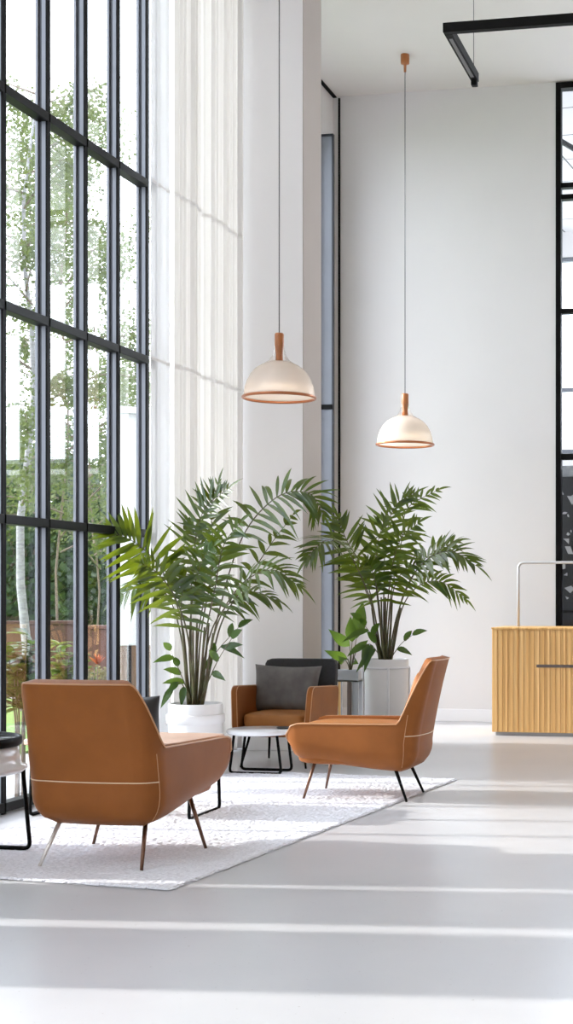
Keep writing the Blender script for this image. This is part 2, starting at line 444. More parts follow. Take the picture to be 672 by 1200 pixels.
# towards the camera: unseen piers and slits placed to stripe the floor with shadow, a wide window
W_LOW = more[1]
piers = [(4.28, 5.10), (5.28, 5.93), (6.05, W_LOW - 0.045)]
for k, (a, b_) in enumerate(piers):
    struct(obj('wall_shadow_pier_%s' % 'abc'[k] if False else 'wall_shadow_pier', bx(WX - 0.2, WX, a, b_, 0, CH), M['pier']))
window_bay(n, 5.10, 5.28, False); n += 1
window_bay(n, 5.93, 6.05, False); n += 1
window_bay(n, 2.4, 4.28, True); n += 1
window_bay(n, -2.0, 2.4, True); n += 1
# behind the curtain
ce = edges[-1]
for a, b_ in ((ce, PY0),):
    window_bay(n, a, b_, False, frame='whiteframe', cap='whiteframe', tr='whiteframe', label='window bay veiled by the sheer curtain', TZ=[0.04]); n += 1

# ---- curtains
def curtain(name, label, y0, y1, xc, amp, waves, m, seed, z0=0.02, z1=CH - 0.06, sharp=0.5):
    rnd = random.Random(seed)
    ph = [rnd.uniform(0, 6.28) for _ in range(4)]
    N = max(60, int(waves * 26))
    def prof(u, v):
        w = waves * 2 * math.pi * (u + 0.035 * math.sin(2 * math.pi * u * 1.7 + ph[0]) + 0.02 * math.sin(2 * math.pi * u * 4.1 + ph[1]))
        a = amp * (0.75 + 0.35 * math.sin(2 * math.pi * u * 2.3 + ph[2])) * (0.85 + 0.25 * v)
        s_ = math.sin(w + 0.12 * math.sin(2 * v + ph[3]))
        s_ = math.copysign(abs(s_) ** sharp, s_)
        return xc + a * s_ + 0.2 * a * math.sin(2.3 * w + ph[1])
    bm = BM(); rows = []
    zs = [lerp(z0, z1, j / 24) for j in range(25)]
    for z in zs:
        rows.append([bm.verts.new((prof(i / N, z / CH), lerp(y0, y1, i / N), z)) for i in range(N + 1)])
    for r0, r1 in zip(rows, rows[1:]):
        for i in range(N): bm.faces.new((r0[i], r0[i + 1], r1[i + 1], r1[i]))
    o = obj(name, bm, m, None, True)
    sm = o.modifiers.new('thick', 'SOLIDIFY'); sm.thickness = 0.0015
    for zz in (4.35, 3.05):
        b = BM(); ra = []; rb = []
        for i in range(N + 1):
            u = i / N; y = lerp(y0, y1, u)
            ra.append(b.verts.new((prof(u, zz / CH) + 0.004, y, zz - 0.014))); rb.append(b.verts.new((prof(u, zz / CH) + 0.004, y, zz + 0.014)))
        for i in range(N): b.faces.new((ra[i], ra[i + 1], rb[i + 1], rb[i]))
        obj('seam', b, M['transom_line'], o, True)  # pale strip standing in for the transom behind showing through the sheer
    return tag(o, label, 'curtain')
CXC = -4.428
yc0, yc1, yc2 = y_at(176.5, CXC), y_at(199, CXC), PY0 - 0.02
print('CURT', yc0, yc1, yc2)
curtain('sheer_curtain', 'flat white sheer curtain panel right beside the last dark window mullion', yc0, yc1, CXC, 0.008, 2.2, M['sheerflat'], 3)
curtain('sheer_curtain', 'gathered white sheer curtain hanging in folds beside the pilaster', yc1 + 0.01, yc2, CXC + 0.012, 0.045, 15, M['sheer'], 5)
rail = obj('curtain_rail', bx(CXC - 0.03, CXC + 0.03, yc0, PY0, CH - 0.06, CH), M['whiteframe'], bevel=0.004)
tag(rail, 'white curtain rail under the ceiling above the sheer curtains', 'curtain rail')

# ---- glazed partition at the right end of the back wall, with the room behind
w = bpy.data.objects.new('window_%d' % n, None); COL.objects.link(w); struct(w, 'black framed glass partition right of the back wall'); n += 1
pf = BM()
box(pf, PXE, PXE + 0.055, BY - 0.02, BY + 0.10, 0, CH - 0.01)
box(pf, PXE + 0.055, 3.5, BY - 0.02, BY + 0.10, CH - 0.07, CH - 0.01)
obj('frame', pf, M['black'], w, bevel=0.003)
for z, h in ((5.56, 0.05), (5.44, 0.05), (4.26, 0.05), (2.755, 0.06)):
    obj('transom', bx(PXE + 0.05, 3.5, BY - 0.01, BY + 0.09, z - h / 2, z + h / 2), M['black'], w, bevel=0.003)
zs = [0.05, 2.72, 4.235, 5.41, 5.59, CH - 0.07]
for a, b_ in ((0.02, 2.725), (2.785, 4.235), (4.285, 5.415), (5.585, CH - 0.07)):
    obj('pane', bx(PXE + 0.055, 3.5, BY + 0.03, BY + 0.04, a, b_), M['glass'], w)
for k in range(1, 5):
    obj('mullion', bx(PXE + k * 1.15, PXE + k * 1.15 + 0.05, BY - 0.015, BY + 0.095, 0, CH - 0.01), M['black'], w)
struct(obj('ceiling_annex', bx(-4.75, 3.6, BY + 0.14, 22.0, CH + 0.0, CH + 0.2), M['tileceil']), 'gridded ceiling of the room behind the glass')
struct(obj('wall_annex', bx(-4.75, 3.6, 21.0, 21.15, 0, 3.4), M['wall']), 'pale wall of the room behind the glass')
struct(obj('wall_annex_lintel', bx(-4.75, 3.6, 21.0, 21.15, 6.25, CH), M['wall']))
wn = bpy.data.objects.new('window_20', None); COL.objects.link(wn); struct(wn, 'high bright window at the far end of the room behind the glass')
for z in (3.4, 4.3, 5.45, 6.2):
    obj('transom', bx(-4.75, 3.6, 21.0, 21.1, z, z + 0.06), M['frame'], wn)
obj('pane', bx(-4.75, 3.6, 21.04, 21.05, 3.46, 6.2), M['glass'], wn)
struct(obj('wall_annex_side', bx(-4.75, -4.6, BY + 0.14, 21.0, 0, CH), M['wall']))
# hanging ceiling beams in the annex
b = BM(); tube(b, [(-2.5, 15.2, 6.35), (-0.6, 20.6, 6.35)], 0.03, 6)
tag(obj('ceiling_pipe', b, M['black']), 'dark pipe slanting under the gridded ceiling behind the glass', 'pipe')
# a pale hanging banner-like panel wall and the dark display case
dc = thing('display_case', 'dark display case with white cut-outs behind the black framed glass', 'display case', (-1.35, 15.75, 0))
obj('body', bx(-0.95, 1.6, 0.0, 0.4, 0.0, 2.62), mat('charcoal_board', (0.018, 0.019, 0.021), 0.55), dc, bevel=0.006)
obj('header', bx(-0.97, 1.62, -0.02, 0.42, 2.62, 2.74), mat('pale_header', (0.30, 0.32, 0.33), 0.5, var=0.3, vscale=12), dc, bevel=0.004)
rnd = random.Random(11)
M['cut'] = mat('white_cutout', (0.50, 0.51, 0.52), 0.6)
for k in range(70):
    b = BM()
    x = rnd.uniform(-0.93, -0.05); z = rnd.uniform(1.25, 2.5)
    nv = rnd.choice([3, 4, 4, 5, 6]); sz = rnd.uniform(0.02, 0.075); a0 = rnd.uniform(0, 6.28); st_ = rnd.uniform(.3, 1)
    ring = []
    for q in range(nv):
        a = a0 + q * 2 * math.pi / nv; rr_ = sz * rnd.uniform(.5, 1.1)
        u_, v_ = rr_ * math.cos(a), rr_ * st_ * math.sin(a)
        ring.append((x + u_ * math.cos(a0) - v_ * math.sin(a0), z + u_ * math.sin(a0) + v_ * math.cos(a0)))
    f0 = [b.verts.new((p_[0], -.014, p_[1])) for p_ in ring]; f1 = [b.verts.new((p_[0], 0, p_[1])) for p_ in ring]
    b.faces.new(f0); b.faces.new(f1[::-1])
    for q in range(nv): b.faces.new((f0[q], f1[q], f1[(q + 1) % nv], f0[(q + 1) % nv]))
    bmesh.ops.recalc_face_normals(b, faces=b.faces[:])
    obj('cutout', b, M['cut'], dc)
obj('shelf', bx(-0.95, 1.6, -0.10, 0.0, 1.13, 1.16), M['black'], dc)

# ------------------------------------------------------------------ rug
NR = G(200, 1044); FRp = G(536, 914)
ax = math.atan2(FRp.x - NR.x, FRp.y - NR.y)
rugL = (FRp - NR).length; rugW = 1.72
def make_rug():
    bm = BM(); rnd = random.Random(4)
    nx, ny = 150, 330
    g = []
    for j in range(ny + 1):
        r = []
        for i in range(nx + 1):
            e = min(i, nx - i, j, ny - j)
            jit = 0.006
            z = (0.004 if e == 0 else 0.011 + rnd.uniform(-0.0025, 0.003))
            ex = rnd.uniform(-0.012, 0.012) if e == 0 else rnd.uniform(-jit, jit) * 0.5
            r.append(bm.verts.new((-rugW * i / nx + ex, rugL * j / ny + (rnd.uniform(-0.012, 0.012) if e == 0 else 0), z)))
        g.append(r)
    for j in range(ny):
        for i in range(nx): bm.faces.new((g[j][i + 1], g[j][i], g[j + 1][i], g[j + 1][i + 1]))
    # underside
    c = [bm.verts.new((x, y, 0.001)) for x, y in ((0, 0), (-rugW, 0), (-rugW, rugL), (0, rugL))]
    bm.faces.new(c)
    o = obj('rug', bm, M['rug'])
    o.location = (NR.x, NR.y, 0); o.rotation_euler = (0, 0, -ax)
    return tag(o, 'light grey shaggy rug under the armchairs on the concrete floor', 'rug')
make_rug()
RZ = 0.011

# ------------------------------------------------------------------ tan tub chairs
def tub_path(Wd, D, r, back_bow=0.02):
    pts = []; info = []
    ns, na, nb = 18, 14, 14
    for i in range(ns):                    # right arm, front to back
        y = lerp(D, r, i / ns); pts.append(Vector((Wd, y))); 
    for i in range(na):
        a = i / na * math.pi / 2
        pts.append(Vector((Wd - r + r * math.cos(a), r - r * math.sin(a))))
    for i in range(nb + 1):
        x = lerp(Wd - r, 0, i / nb)
        pts.append(Vector((x, -back_bow * (1 - (x / (Wd - r)) ** 2))))
    left = [Vector((-p.x, p.y)) for p in pts[:-1]][::-1]
    return pts + left
def tub_chair(name, label, loc, rz, Ha=0.59, Haf=0.57, Hb=0.90, zb=0.205, zf=0.30, legs='bronze', rear='bronze', legz=0.0, group=None, odd_leg=None, Wd=0.335, D=0.90, rear_in=0.08, front_in=0.07, rear_y=0.02, front_t=0.22, front_y=0.17, seat_drop=0.11, rec=0.20):
    t = thing(name, label, 'armchair', loc, rz, group)
    r = 0.13; pts = tub_path(Wd, D, r)
    N = len(pts); ns, na = 18, 14
    # arc length measured along the path from the start of the corner ramp
    half = N // 2
    sl = [0.0]
    for i in range(1, half + 1): sl.append(sl[-1] + (pts[i] - pts[i - 1]).length)
    s0 = sl[ns] + 0.0; s1 = sl[ns + 9]
    def H(i):
        k = min(i, N - 1 - i); s = sl[k]
        arm = lerp(Haf, Ha, min(1, s / sl[ns]))
        h = lerp(arm, Hb, smooth((s - s0) / (s1 - s0)) ** 0.85)
        q = 1 - s / 0.10
        if q > 0: h -= 0.075 * (1 - math.sqrt(max(0, 1 - q * q)))
        return h
    def ZB(i):
        k = min(i, N - 1 - i); s = sl[k]
        z = lerp(zf, zb, smooth(s / (D * 0.95)))
        q = 1 - s / 0.13
        if q > 0: z += 0.11 * (1 - math.sqrt(max(0, 1 - q * q)))
        return z
    def nrm(i):
        a = pts[max(i - 1, 0)]; b = pts[min(i + 1, N - 1)]
        d = (b - a).normalized()
        return Vector((-d.y, d.x)) * -1 if False else Vector((d.y, -d.x)) * -1
    def point(i, z, out=0.0):
        p = pts[i].copy(); nn = nrm(i)
        cpt = Vector((0, 0.4)) - p
        if nn.dot(cpt) > 0: nn = -nn
        rb = 0.15; h = z - ZB(i)
        ins = 0.0
        if h < rb:
            u = (rb - max(0, h)) / rb
            ins = rb * 0.95 * (1 - math.sqrt(max(0.0, 1 - u * u * 0.98)))
        back = smooth(1 - p.y / 0.30)
        q = p + nn * (out - ins)
        zz = max(0, z - 0.38)
        y = q.y - back * (rec * zz + 0.12 * zz * zz)
        x = q.x * (1 - 0.13 * max(0, z - 0.55) * back) * (1 + 0.02 * (1 - back))
        return Vector((x, y, z))
    NT = 20
    def shell(out):
        return [[point(i, lerp(ZB(i), H(i), (j / NT)), out) for j in range(NT + 1)] for i in range(N)]
    bm = BM()
    A = [[bm.verts.new(p) for p in c] for c in shell(0.0)]
    for i in range(N - 1):
        for j in range(NT): bm.faces.new((A[i][j], A[i][j + 1], A[i + 1][j + 1], A[i + 1][j]))
    for i in range(half):
        a, b_, c, d = A[i][0], A[i + 1][0], A[N - 2 - i][0], A[N - 1 - i][0]
        if b_ is c: bm.faces.new((a, b_, d))
        else: bm.faces.new((a, b_, c, d))
    bmesh.ops.recalc_face_normals(bm, faces=bm.faces[:])
    # outward orientation: the centre back face must look towards -y
    bm.normal_update()
    tf = max(bm.faces, key=lambda f: -f.calc_center_median().y)
    if tf.normal.y > 0: bmesh.ops.reverse_faces(bm, faces=bm.faces[:])
    sh = obj('shell', bm, M['leather'], t, True)
    so = sh.modifiers.new('thick', 'SOLIDIFY'); so.thickness = 0.05; so.offset = -1; so.use_even_offset = False
    bv = sh.modifiers.new('round', 'BEVEL'); bv.width = 0.016; bv.segments = 3; bv.limit_method = 'ANGLE'; bv.angle_limit = math.radians(50)
    # rim piping
    b = BM(); tube(b, [point(i, H(i) - 0.004, 0.001) for i in range(N)], 0.0045, 6)
    for e in (0, N - 1):
        tube(b, [point(e, lerp(ZB(e), H(e), j / NT), 0.001) for j in range(NT + 1)], 0.0045, 6)
    obj('piping', b, M['piping'], t, True)
    # horizontal seam round the back
    b = BM()
    tube(b, [point(i, 0.425, 0.001) for i in range(ns + 4, N - ns - 4)], 0.0032, 6)
    s = obj('seam', b, M['thread'], t, True); s['label'] = 'pale stitched seam'
    for i in (ns + 4, N - ns - 5):
        b = tube(BM(), [point(i, lerp(ZB(i), min(H(i), 0.56), j / 10), 0.0005) for j in range(11)], 0.0022, 6)
        obj('seam', b, M['piping'], t, True)
    # underside belly between shell and seat
    b = BM(); rbox(b, 2 * Wd - 0.10, D - 0.13, 0.14, (0, D / 2 + 0.025, zf + 0.045), 0.35, 8)
    obj('seat_base', b, M['leather'], t, True)
    b = BM(); rbox(b, 2 * Wd - 0.105, D - 0.14, 0.15, (0, D / 2 + 0.03, Haf - seat_drop), 0.35, 10, 0.12)
    obj('seat', b, M['leather_in'], t, True)
    b = BM()
    bmv = rbox(b, 2 * Wd - 0.22, 0.09, 0.40, (0, 0, 0), 0.4, 8)
    for v in b.verts:
        z = v.co.z + 0.63; zz = z - 0.38
        v.co = Vector((v.co.x * (1 - 0.3 * max(0, z - 0.6)), v.co.y + 0.085 - rec * zz - 0.12 * zz * zz, z))
    obj('back_cushion', b, M['leather_in'], t, True)
    # legs
    k = 0
    for sx in (1, -1):
        for fy in (0, 1):
            b = BM()
            top = Vector((sx * (Wd - 0.125), (0.16 if fy == 0 else D - front_t), zb + 0.03 if fy == 0 else zf + 0.02))
            foot = Vector((sx * (Wd - rear_in), rear_y, legz)) if fy == 0 else Vector((sx * (Wd - front_in), D - front_y, legz))
            top = top.lerp(top, 0)
            tube(b, [top, foot], [0.0125, 0.008], 10)
            m_ = M[legs] if fy else M[rear]
            if odd_leg == (sx, fy): m_ = M['steel']  # single leg in a paler tone than its three neighbours
            lg = obj('leg', b, m_, t, True)
            if odd_leg == (sx, fy): lg['label'] = 'pale leg'
    return t
chA = tub_chair('tub_armchair', 'tan leather tub armchair seen from behind, nearest on the grey rug', (-3.168, 6.40, 0), -0.03, Wd=0.345,
                legz=RZ, odd_leg=(-1, 0), D=0.93, seat_drop=0.17, front_t=0.30, front_y=0.28, front_in=0.03)
chB = tub_chair('tub_armchair', 'low tan leather armchair in side profile at the right edge of the rug', (-2.175, 9.15, 0), math.pi / 2,
                Ha=0.505, Haf=0.50, Hb=0.905, zb=0.19, zf=0.25, legz=RZ * 0.5, rear='black', D=0.85, Wd=0.31, rear_y=0.07, front_t=0.17, front_y=0.10, rec=0.16, seat_drop=0.085)

# ------------------------------------------------------------------ dark-backed armchair
def lounge():
    x0 = -3.70; y0 = 10.48
    t = thing('lounge_armchair', 'tan armchair with dark charcoal backrest facing the camera before the pilaster', 'armchair', (x0, y0, 0))
    Wd = 0.285
    def arm(sx):
        b = BM(); th = 0.05; L = 0.72; n = 10
        prof = []
        # side outline (y, z), rounded corners
        def arc(cy, cz, r, a0, a1):
            for k in range(n + 1):
                a = math.radians(lerp(a0, a1, k / n)); prof.append((cy + r * math.cos(a), cz + r * math.sin(a)))
        arc(0.09, 0.335, 0.09, 180, 270); arc(L - 0.10, 0.335, 0.09, 270, 360); arc(L - 0.06, 0.545, 0.05, 0, 90); arc(0.085, 0.555, 0.065, 90, 180)
        v0 = [b.verts.new((sx * (Wd - 0.0) + sx * th / 2 + 0.06 * (z - 0.3) * sx, y, z)) for y, z in prof]
        v1 = [b.verts.new((sx * (Wd - 0.0) - sx * th / 2 + 0.06 * (z - 0.3) * sx, y, z)) for y, z in prof]
        b.faces.new(v0); b.faces.new(v1[::-1])
        for i in range(len(prof)):
            j = (i + 1) % len(prof); b.faces.new((v0[i], v1[i], v1[j], v0[j]))
        bmesh.ops.recalc_face_normals(b, faces=b.faces[:])
        a = obj('armrest', b, M['leather'], t, False, bevel=0.016, seg=3)
        b = BM()
        for vv in (1, -1):
            tube(b, [(sx * Wd + vv * (th / 2 - 0.004) + 0.06 * (z - 0.3) * sx, y + (0.004 if y < 0.1 else 0), z) for y, z in prof + prof[:1]], 0.0035, 5, False)
        obj('piping', b, M['piping'], a, True)
    arm(1); arm(-1)
    b = BM(); rbox(b, 2 * Wd - 0.055, 0.68, 0.115, (0, 0.37, 0.355), 0.3, 10, 0.1)
    obj('seat', b, M['leather_in'], t, True)
    b = BM(); rbox(b, 2 * Wd - 0.03, 0.66, 0.09, (0, 0.36, 0.275), 0.3, 8)
    obj('seat_base', b, M['leather'], t, True)
    b = BM(); rbox(b, 0.60, 0.09, 0.52, (0, 0, 0), 0.16, 12)
    for v in b.verts:
        v.co.z += 0.545; v.co.y += 0.67 + 0.22 * (v.co.z - 0.4); v.co.x += 0.0
    obj('backrest', b, M['darkfab'], t, True)['label'] = 'dark charcoal backrest'
    for sx in (1, -1):
        for fy in (0, 1):
            b = BM(); tube(b, [(sx * 0.21, 0.14 if not fy else 0.58, 0.26), (sx * 0.26, 0.06 if not fy else 0.70, RZ * 0)], [0.011, 0.008], 8)
            obj('leg', b, M['black'], t, True)
    return t
lounge()
def pillow(bm, sx, sy, th, n=26, corner=0.08):
    g = {}
    for side in (1, -1):
        for j in range(n + 1):
            for i in range(n + 1):
                u = 2 * i / n - 1; v = 2 * j / n - 1
                edge = (abs(u) == 1 or abs(v) == 1)
                if edge and side == -1: g[(i, j, -1)] = g[(i, j, 1)]; continue
                d = max(0, (1 - u ** 4) * (1 - v ** 4)) ** 0.55
                x = u * sx / 2 * (1 - corner * (1 - v * v) * abs(u) ** 2)
                y = v * sy / 2 * (1 - corner * (1 - u * u) * abs(v) ** 2)
                w = noise.noise(Vector((u * 1.6, v * 1.6, side * 3.1))) * 0.10
                g[(i, j, side)] = bm.verts.new((x, y, side * th / 2 * d * (1 + w)))
    for side in (1, -1):
        for j in range(n):
            for i in range(n):
                q = [g[(i, j, side)], g[(i + 1, j, side)], g[(i + 1, j + 1, side)], g[(i, j + 1, side)]]
                bm.faces.new(q if side == 1 else q[::-1])
    return bm
p = obj('throw_pillow', pillow(BM(), 0.555, 0.385, 0.15), M['greyfab'], None, True)
p.location = (-3.745, 10.98, 0.575); p.rotation_euler = (math.radians(76), math.radians(1), 0)
tag(p, 'grey velvet throw pillow leaning on the dark backrest of the armchair', 'pillow')
p = obj('throw_pillow', pillow(BM(), 0.40, 0.33, 0.13), M['blackfab'], None, True)
p.location = (-3.125, 6.70, 0.655); p.rotation_euler = (math.radians(98), 0, math.radians(0))
tag(p, 'black cushion peeking out inside the tan armchair seen from behind', 'pillow')

# ------------------------------------------------------------------ tables
def sled(b, x, y0, y1, z0, z1, spread, r=0.011):
    tube(b, round_path([(x, y0 + spread, z1), (x, y0, z0 + r), (x, y1, z0 + r), (x, y1 - spread, z1)], 0.035), r, 8)
def sledx(b, y, x0, x1, z0, z1, spread, r=0.011):
    tube(b, round_path([(x0 + spread, y, z1), (x0, y, z0 + r), (x1, y, z0 + r), (x1 - spread, y, z1)], 0.035), r, 8)
# white round table by the dark-backed chair
cT = G(305, 906)
t = thing('coffee_table', 'small white round coffee table on black sled legs before the dark-backed armchair', 'coffee table', (cT.x, cT.y, 0))
b = lathe(BM(), [(0.210, 0.29), (0.237, 0.296), (0.245, 0.305), (0.245, 0.32), (0.237, 0.328)], 56)
obj('tabletop', b, M['marble'], t, True, bevel=0.0)
for dy in (-0.10, 0.14):
    b = BM(); sledx(b, dy, -0.20, 0.20, 0.0, 0.292, 0.035, 0.0105)
    obj('sled_leg', b, M['black'], t, True)
b = lathe(BM(), [(0.055, 0.0), (0.062, 0.004), (0.06, 0.012), (0.045, 0.010)], 28)
d = obj('dish', b, M['blackfab'], None, True); d.location = (cT.x + 0.175, cT.y + 0.05, 0.3285)
tag(d, 'little black dish on the white round coffee table', 'dish')
# long table hidden mostly behind the near armchair
t = thing('coffee_table', 'long pale wooden coffee table mostly hidden behind the near tan armchair', 'coffee table', (-3.80, 8.18, 0))
b = BM(); rbox(b, 1.06, 0.62, 0.035, (0, 0, 0.445), 0.12, 8)
obj('tabletop', b, M['tablewood'], t, True)
for sx, x in ((-1, -0.50), (1, 0.50)):
    b = BM(); sled(b, x, -0.24, 0.24, 0.0 if sx < 0 else 0.0, 0.43, 0.03)
    obj('sled_leg', b, M['black'], t, True)
# round two-tier side table at the left edge
cc = P(0, 868, 7.30) + Vector((-0.24, -0.06, 0))
t = thing('side_table', 'round black-rimmed side table with white lower drum at the left edge', 'side table', (cc.x, cc.y, 0))
b = lathe(BM(), [(0.33, 0.555), (0.34, 0.553), (0.347, 0.56), (0.347, 0.592), (0.343, 0.598), (0.328, 0.598), (0.326, 0.590)], 64)
obj('rim', b, M['black'], t, True)
b = lathe(BM(), [(0.0001, 0.588), (0.327, 0.588), (0.327, 0.592), (0.0001, 0.592)], 64, close=False)
obj('tabletop', b, M['tabledark'], t, True)
b = lathe(BM(), [(0.30, 0.41), (0.35, 0.418), (0.372, 0.435), (0.372, 0.447), (0.345, 0.455), (0.335, 0.50), (0.33, 0.553)], 64)
obj('drum', b, M['marble'], t, True)
for dy in (-0.17, 0.17):
    b = BM(); sledx(b, dy, -0.30, 0.345, RZ, 0.42, 0.04, 0.011)
    obj('sled_leg', b, M['black'], t, True)

# ------------------------------------------------------------------ palms and plants
def leaflet(bm, base, d, up, L, wd, droop, nseg=5, fold=0.25, curl=0.0):
    d = d.normalized(); side = d.cross(up)
    if side.length < 1e-4: side = d.orthogonal()
    side.normalize(); nn = side.cross(d).normalized()
    prof = [0.35, 0.9, 1.0, 0.8, 0.45, 0.0] if nseg == 5 else [0.4, 1.0, 0.75, 0.0]
    prev = None
    for k in range(nseg + 1):
        u = k / nseg
        c = base + d * (L * u) + Vector((0, 0, -1)) * (droop * L * u * u) + nn * (curl * L * u * u)
        h = wd * prof[k] * 0.5
        if k == nseg:
            tip = bm.verts.new(c)
            bm.faces.new((prev[0], prev[1], tip)); bm.faces.new((prev[1], prev[2], tip))
        else:
            cur = (bm.verts.new(c + side * h + nn * h * fold), bm.verts.new(c), bm.verts.new(c - side * h + nn * h * fold))
            if prev:
                bm.faces.new((prev[0], prev[1], cur[1], cur[0])); bm.faces.new((prev[1], prev[2], cur[2], cur[1]))
            prev = cur
def frond(parent, ctrl, L, wd, n, f0=0.4, face=None, droop=0.2, seed=0, rr=0.006, ang=50, tipscale=0.35):
    rnd = random.Random(seed)
    pts = spline(ctrl, 40)
    face = face or Vector((0.15, -0.8, 0.55))
    bm = BM()
    tube(bm, pts, [lerp(rr, 0.0018, k / 40) for k in range(41)], 5)
    for f in bm.faces: f.material_index = 1
    n = int(n * .85)
    for k in range(n):
        u = f0 + (1 - f0) * (k + 0.5) / n
        i = min(int(u * 40), 39); fr_ = u * 40 - i
        p = pts[i].lerp(pts[i + 1], fr_); tg = (pts[i + 1] - pts[max(0, i - 1)]).normalized()
        s = tg.cross(face).normalized(); nf = s.cross(tg).normalized()
        q = (k + 0.5) / n
        prof = (math.sin(math.pi * (0.16 + 0.80 * q)) ** 0.7) * lerp(1.0, tipscale + 0.35, q)
        for sg in (1, -1):
            if rnd.random() < 0.04: continue
            a = math.radians(lerp(ang + 18, ang - 22, q) + rnd.uniform(-13, 13))
            d = tg * math.cos(a) + s * sg * math.sin(a) + nf * rnd.uniform(0.0, 0.28)
            LL = L * prof * rnd.uniform(0.85, 1.1)
            leaflet(bm, p, d, nf, LL, wd * rnd.uniform(0.85, 1.35) * (0.6 + 0.4 * prof), droop * rnd.uniform(0.5, 1.4), 5, 0.22, rnd.uniform(-0.08, 0.08))
    # end leaflet
    tg = (pts[-1] - pts[-3]).normalized(); s = tg.cross(face).normalized(); nf = s.cross(tg)
    leaflet(bm, pts[-1], tg, nf, L * 0.45, wd * 0.7, droop)
    inv = parent.matrix_world.inverted() if False else Matrix.Translation(-Vector(parent.location))
    bm.transform(inv)
    return obj('frond', bm, [M['palm'], M['palmstem']], parent, True)

def planter_round(x, y, r, h, label):
    t = thing('planter', label, 'planter', (x, y, 0))
    b = lathe(BM(), [(r * 0.90, 0.0), (r * 0.95, 0.01), (r * 1.0, h - 0.16), (r * 1.0, h - 0.005), (r * 0.99, h), (r * 0.90, h), (r * 0.89, h - 0.05)], 56)
    obj('pot', b, M['white'], t, True)
    b = lathe(BM(), [(r * 1.0, h - 0.145), (r * 1.07, h - 0.140), (r * 1.08, h - 0.085), (r * 1.07, h - 0.08), (r * 1.0, h - 0.075)], 56, close=False)
    obj('band', b, M['white'], t, True)
    b = lathe(BM(), [(0.001, h - 0.035), (r * 0.9, h - 0.04)], 40, close=False)
    obj('soil', b, M['soil'], t, True)
    return t
ZP1 = 10.62; c1 = P(229.5, 800, ZP1); H1 = CAMH - 124 * ZP1 / FPX; R1 = 31.5 * ZP1 / FPX
planter_round(c1.x, c1.y, R1, H1, 'white round planter with a raised band holding the left palm')
pl = thing('palm', 'tall leafy palm in the round white planter before the sheer curtain', 'palm', (c1.x, c1.y, H1 - 0.04))
def Q(z0, lst): return [P(a, b_, z0 + (c if len(l) > 2 else 0)) for l in lst for a, b_, c in [tuple(l) + (() if len(l) > 2 else (0,))]]
def cane(parent, ctrl, r0, r1):
    b = BM(); pts = spline(ctrl, 12); tube(b, pts, [lerp(r0, r1, k / 12) for k in range(13)], 7)
    b.transform(Matrix.Translation(-Vector(parent.location)))
    obj('cane', b, M['palmstem'], parent, True)
U = Vector((0, 0, 1)); TOC = Vector((SN, -CS, 0))    # towards the camera
SUNW = Vector((-1, 0, 0))
def fc(a, b_, c=0): return (TOC * a + U * b_ + SUNW * c).normalized()
# (control points px,py,dz), leaflet length, width, pairs, f0, facing, droop
F1 = [
 ([(222, 826), (214, 735, -.1), (192, 672, -.3), (160, 637, -.45), (124, 622, -.5)], .42, .040, 19, .42, fc(.8, .5, .2), .15, 55),
 ([(226, 826), (224, 740, .1), (226, 660, .1), (238, 600, 0), (268, 572, -.1)], .34, .030, 25, .36, fc(.9, .2, .5), .10, 62),
 ([(230, 826), (236, 740, 0), (250, 660, 0), (248, 600, 0), (256, 566, 0)], .32, .028, 22, .38, fc(.8, .2, .4), .15, 55),
 ([(236, 826), (256, 720, 0), (284, 630, 0), (324, 583, 0), (362, 578, 0), (380, 604, 0)], .36, .030, 27, .40, fc(.7, .6, .0), .35, 60),
 ([(238, 826), (258, 735, .2), (284, 690, .2), (316, 640, .25), (344, 603, .3)], .25, .035, 15, .35, fc(.9, .3, -.3), .5, 50),
 ([(236, 826), (252, 740, -.1), (280, 688, -.2), (318, 668, -.3), (350, 686, -.3)], .34, .032, 18, .42, fc(.6, .8, 0), .35, 55),
 ([(222, 826), (212, 745, .1), (196, 698, .1), (168, 686, 0), (134, 702, -.1)], .22, .036, 12, .5, fc(.7, .6, 0), .65, 48),
 ([(228, 826), (220, 745, -.2), (205, 700, -.4), (185, 672, -.5), (165, 660, -.6)], .34, .038, 15, .38, fc(.9, .4, 0), .25, 55),
 ([(232, 826), (240, 750, -.2), (252, 690, -.4), (262, 640, -.5), (282, 612, -.6)], .34, .034, 18, .38, fc(.9, .3, 0), .30, 55),
 ([(230, 826), (232, 750, .2), (240, 690, .35), (236, 640, .45), (222, 612, .5)], .32, .034, 17, .38, fc(.9, .3, .3), .25, 55),
 ([(232, 826), (244, 752, .1), (264, 712, .2), (296, 694, .25), (326, 704, .3)], .28, .032, 14, .42, fc(.6, .8, 0), .40, 52),
 ([(226, 826), (222, 760, -.1), (226, 700, -.3), (236, 660, -.5), (250, 640, -.6)], .30, .036, 16, .36, fc(.9, .4, 0), .3, 55),
 ([(224, 826), (216, 760, -.1), (212, 718, -.25), (214, 690, -.35), (206, 668, -.4)], .30, .036, 14, .36, fc(.9, .4, 0), .3, 55),
]
for k, (ct, L, wd, nn_, f0, fa, dr, ang) in enumerate(F1):
    frond(pl, Q(ZP1, ct), L, wd, nn_, f0, fa, dr, 100 + k, 0.0075, ang)
for k, (bx_, tx, ty, dz) in enumerate(((221, 214, 742, -.05), (225, 223, 735, .06), (229, 231, 730, 0), (233, 240, 735, .05), (237, 250, 742, -.05), (227, 226, 735, -.08), (234, 245, 730, .08))):
    cane(pl, Q(ZP1, [(bx_, 826, dz * .6), ((bx_ + tx) / 2, 785, dz), (tx, ty, dz)]), 0.013, 0.007)
